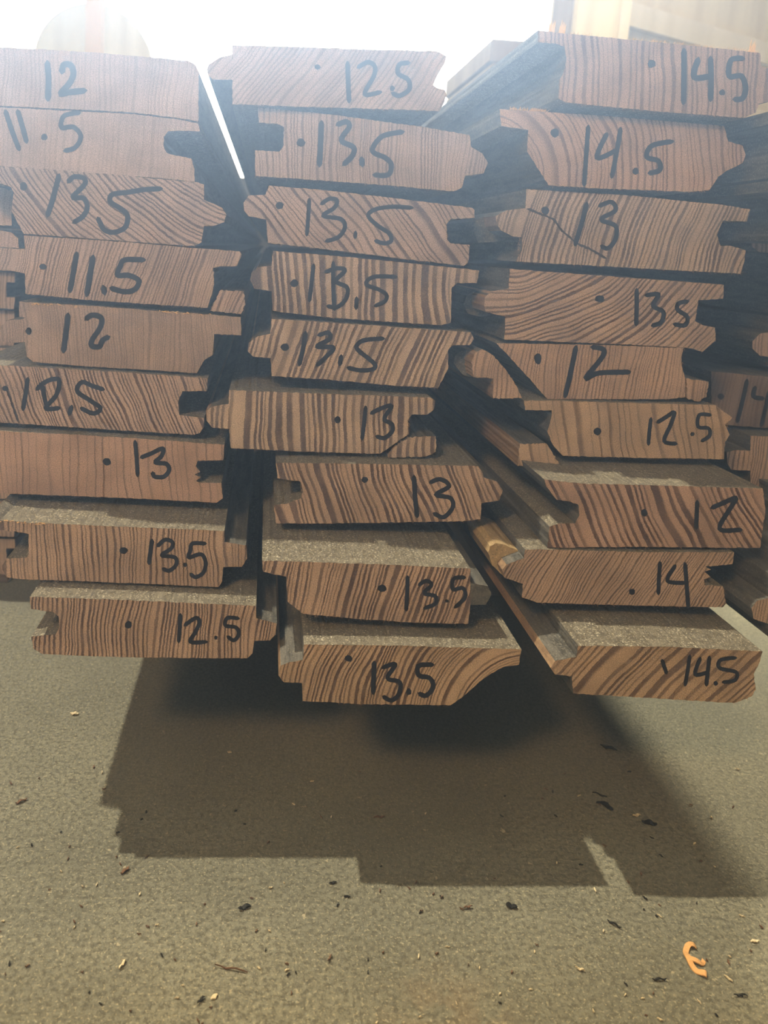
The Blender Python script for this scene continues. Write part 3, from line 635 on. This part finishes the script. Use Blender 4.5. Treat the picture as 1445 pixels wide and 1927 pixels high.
chip(880, 1710, 14, 4, 10, brown, 'thin brown sliver just left of the centre black chip')
chip(626, 1663, 12, 4, 15, dark, 'small dark sliver right below the left shadow edge')
chip(653, 1689, 10, 4, -10, dark, 'dark speck below the shadow corner')
chip(435, 1826, 50, 3, -12, brown, 'long thin reddish splinter on the floor at lower left')
chip(403, 1878, 12, 7, 40, pale, 'cream coloured crumb at the bottom left')
chip(230, 1818, 16, 4, 65, pale, 'pale thin sliver left of the reddish splinter')
chip(1091, 1827, 14, 4, -25, pale, 'pale sliver to the left of the orange shaving')
chip(1240, 1846, 20, 4, 0, dark, 'dark straight sliver below the orange shaving')
chip(1393, 1876, 20, 3, 0, dark, 'dark sliver at the bottom right')
chip(1370, 1843, 12, 3, -60, pale, 'pale straw right of the orange shaving')
chip(378, 1885, 14, 5, 50, dark, 'dark speck beside the cream crumb')
chip(620, 1806, 14, 3, 60, brown, 'brown sliver at the bottom centre')
chip(1420, 1773, 12, 5, 0, pale, 'pale flat crumb at the right edge of the floor')
chip(713, 1540, 18, 5, 0, brown, 'faint brownish scrap in the deep shade at centre')
chip(432, 1417, 7, 5, 0, pale, 'pale crumb high in the deep shade')
chip(1198, 1537, 14, 5, 10, pale, 'pale crumb between the black chips in the shade')
chip(40, 1510, 18, 5, 35, brown, 'brown sliver on the lit floor by the left edge')
chip(140, 1345, 14, 8, 0, pale, 'pale flake on the lit floor under the left stack')
rg = random.Random(5)
for i in range(150):
    px, py = rg.uniform(-20, 1460), 1430 + 500 * rg.random() ** .8
    kx = rg.choice((0, 1, 1, 2, 2))
    chip(px, py, rg.uniform(3, 8), rg.uniform(1.5, 3), rg.uniform(-90, 90), (dark, brown, pale)[kx], 'tiny crumb or sliver of wood among many scattered on the concrete', 'wood_crumb', group='tiny wood crumbs on the floor')

# ------------------------------------------------------------------ background
def slab(bm, A, Bp, t, z0, z1):
    d = Vector((Bp.x - A.x, Bp.y - A.y, 0)); n = Vector((-d.y, d.x, 0)).normalized() * t
    vv = [bm.verts.new((q.x, q.y, z)) for z in (z0, z1) for q in (A, Bp, Bp + n, A + n)]
    for f in ((3, 2, 1, 0), (4, 5, 6, 7), (0, 1, 5, 4), (1, 2, 6, 5), (2, 3, 7, 6), (3, 0, 4, 7)): bm.faces.new([vv[i] for i in f])
    bmesh.ops.recalc_face_normals(bm, faces=bm.faces)
A = at(1178, 40, 2.5); Bq = at(1650, 60, 3.1); Cq = at(1036, 30, 2.75)
cr_ = empty('crate', (A.x, A.y, 0))
def cpart(name, A_, B_, t, z0, z1, mat):
    bm = bmesh.new(); o = Vector((A.x, A.y, 0)); slab(bm, A_ - o, B_ - o, t, z0, z1); return link(name, bm, mat, cr_)
zt = at(1178, -160, 2.5).z
cpart('side_panel', A + Vector((0.01, 0.02, 0)), Bq, 0.02, 0, zt, M['ply'])
cpart('side_panel', Cq, A + Vector((0, 0.02, 0)), 0.02, 0, zt, M['ply'])
dAB = (Bq - A).normalized(); offn = Vector((dAB.y, -dAB.x, 0)) * 0.015
for a_, b_ in ((5, 50), (150, 195)):
    cpart('rail', A + offn, Bq + offn, 0.03, at(1178, b_, 2.5).z, at(1178, a_, 2.5).z, M['pine'])
cpart('corner_post', A - Vector((0.02, 0, 0)), A + Vector((0.0, 0.0, 0)) + offn, 0.03, 0, zt, M['pine'])
dCA = (A - Cq).normalized()
cpart('corner_post', Cq - Vector((0, .02, 0)), Cq + dCA * 0.075 - Vector((0, .02, 0)), 0.02, 0, zt, M['block'])
tag(cr_, 'tall pale plywood crate with timber rails, blurred behind the right stack', 'crate')
pA, pB = at(926, 70, 2.0), at(1010, 70, 2.0)
zz = at(950, 72, 2.0).z
for i in range(3):
    bm = bmesh.new(); box(bm, (pA.x + i * .004, 2.0, zz - 0.057 * (i + 1)), (pB.x + 0.05, 2.5, zz - 0.057 * i - 0.002)); bevel(bm, 0.003)
    tag(link('timber_block', bm, M['block']), ('topmost', 'second', 'lowest visible')[i] + ' brown timber block of the blurred pile behind the top right board', 'timber block', 'blurred timber blocks behind the stack')
bm = bmesh.new(); box(bm, (pA.x + .01, 2.02, 0), (pB.x - .03, 2.48, zz - 0.057 * 3)); bevel(bm, .004)
tag(link('timber_stand', bm, M['block']), 'brown timber stand under the blurred block pile', 'stand')
# post and round-topped panel at upper left
q0, q1 = at(160, 50, 2.2), at(190, 50, 2.2)
bm = bmesh.new(); box(bm, (q0.x, 2.2, 0), (q1.x, 2.25, 1.5)); bevel(bm, .003)
tag(link('timber_post', bm, M['post']), 'upright orange-brown timber post behind the left stack', 'post')
cc = at(175, 120, 3.0); rad = (at(285, 120, 3.0) - cc).length
bm = bmesh.new(); pts = [(cc.x - rad, 0)] + [(cc.x + rad * math.cos(math.pi - k * math.pi / 32), cc.z + rad * .98 * math.sin(math.pi - k * math.pi / 32)) for k in range(33)] + [(cc.x + rad, 0)]
f = [bm.verts.new((x, 3.0, z)) for x, z in pts]; k_ = [bm.verts.new((x, 3.04, z)) for x, z in pts]
bm.faces.new(f); bm.faces.new(k_[::-1])
for i in range(len(f)): bm.faces.new((f[i], f[(i + 1) % len(f)], k_[(i + 1) % len(f)], k_[i]))
bmesh.ops.recalc_face_normals(bm, faces=bm.faces)
tag(link('arched_panel', bm, M['ply']), 'pale round-topped wooden panel standing behind the upright post', 'panel')

# ------------------------------------------------------------------ haze volume added in place of veiling lens glare
bm = bmesh.new(); box(bm, (-1.1, -0.35, 0.006), (1.2, 0.405, 1.3))
me = bpy.data.meshes.new('glare_haze'); bm.to_mesh(me); bm.free()
hz = bpy.data.objects.new('glare_haze', me); C.objects.link(hz)
hm = bpy.data.materials.new('glare_scatter'); hm.use_nodes = True; t = hm.node_tree; t.nodes.clear()
o = N(t, 'ShaderNodeOutputMaterial'); vsn = N(t, 'ShaderNodeVolumeScatter')
vsn.inputs['Color'].default_value = (0.42, 0.62, 1.0, 1); vsn.inputs['Density'].default_value = 1.1; vsn.inputs['Anisotropy'].default_value = 0.80
t.links.new(vsn.outputs[0], o.inputs['Volume']); me.materials.append(hm)
tag(hz, 'added bluish haze in front of the stacks, standing in for lens glare', 'haze', kind='stuff')
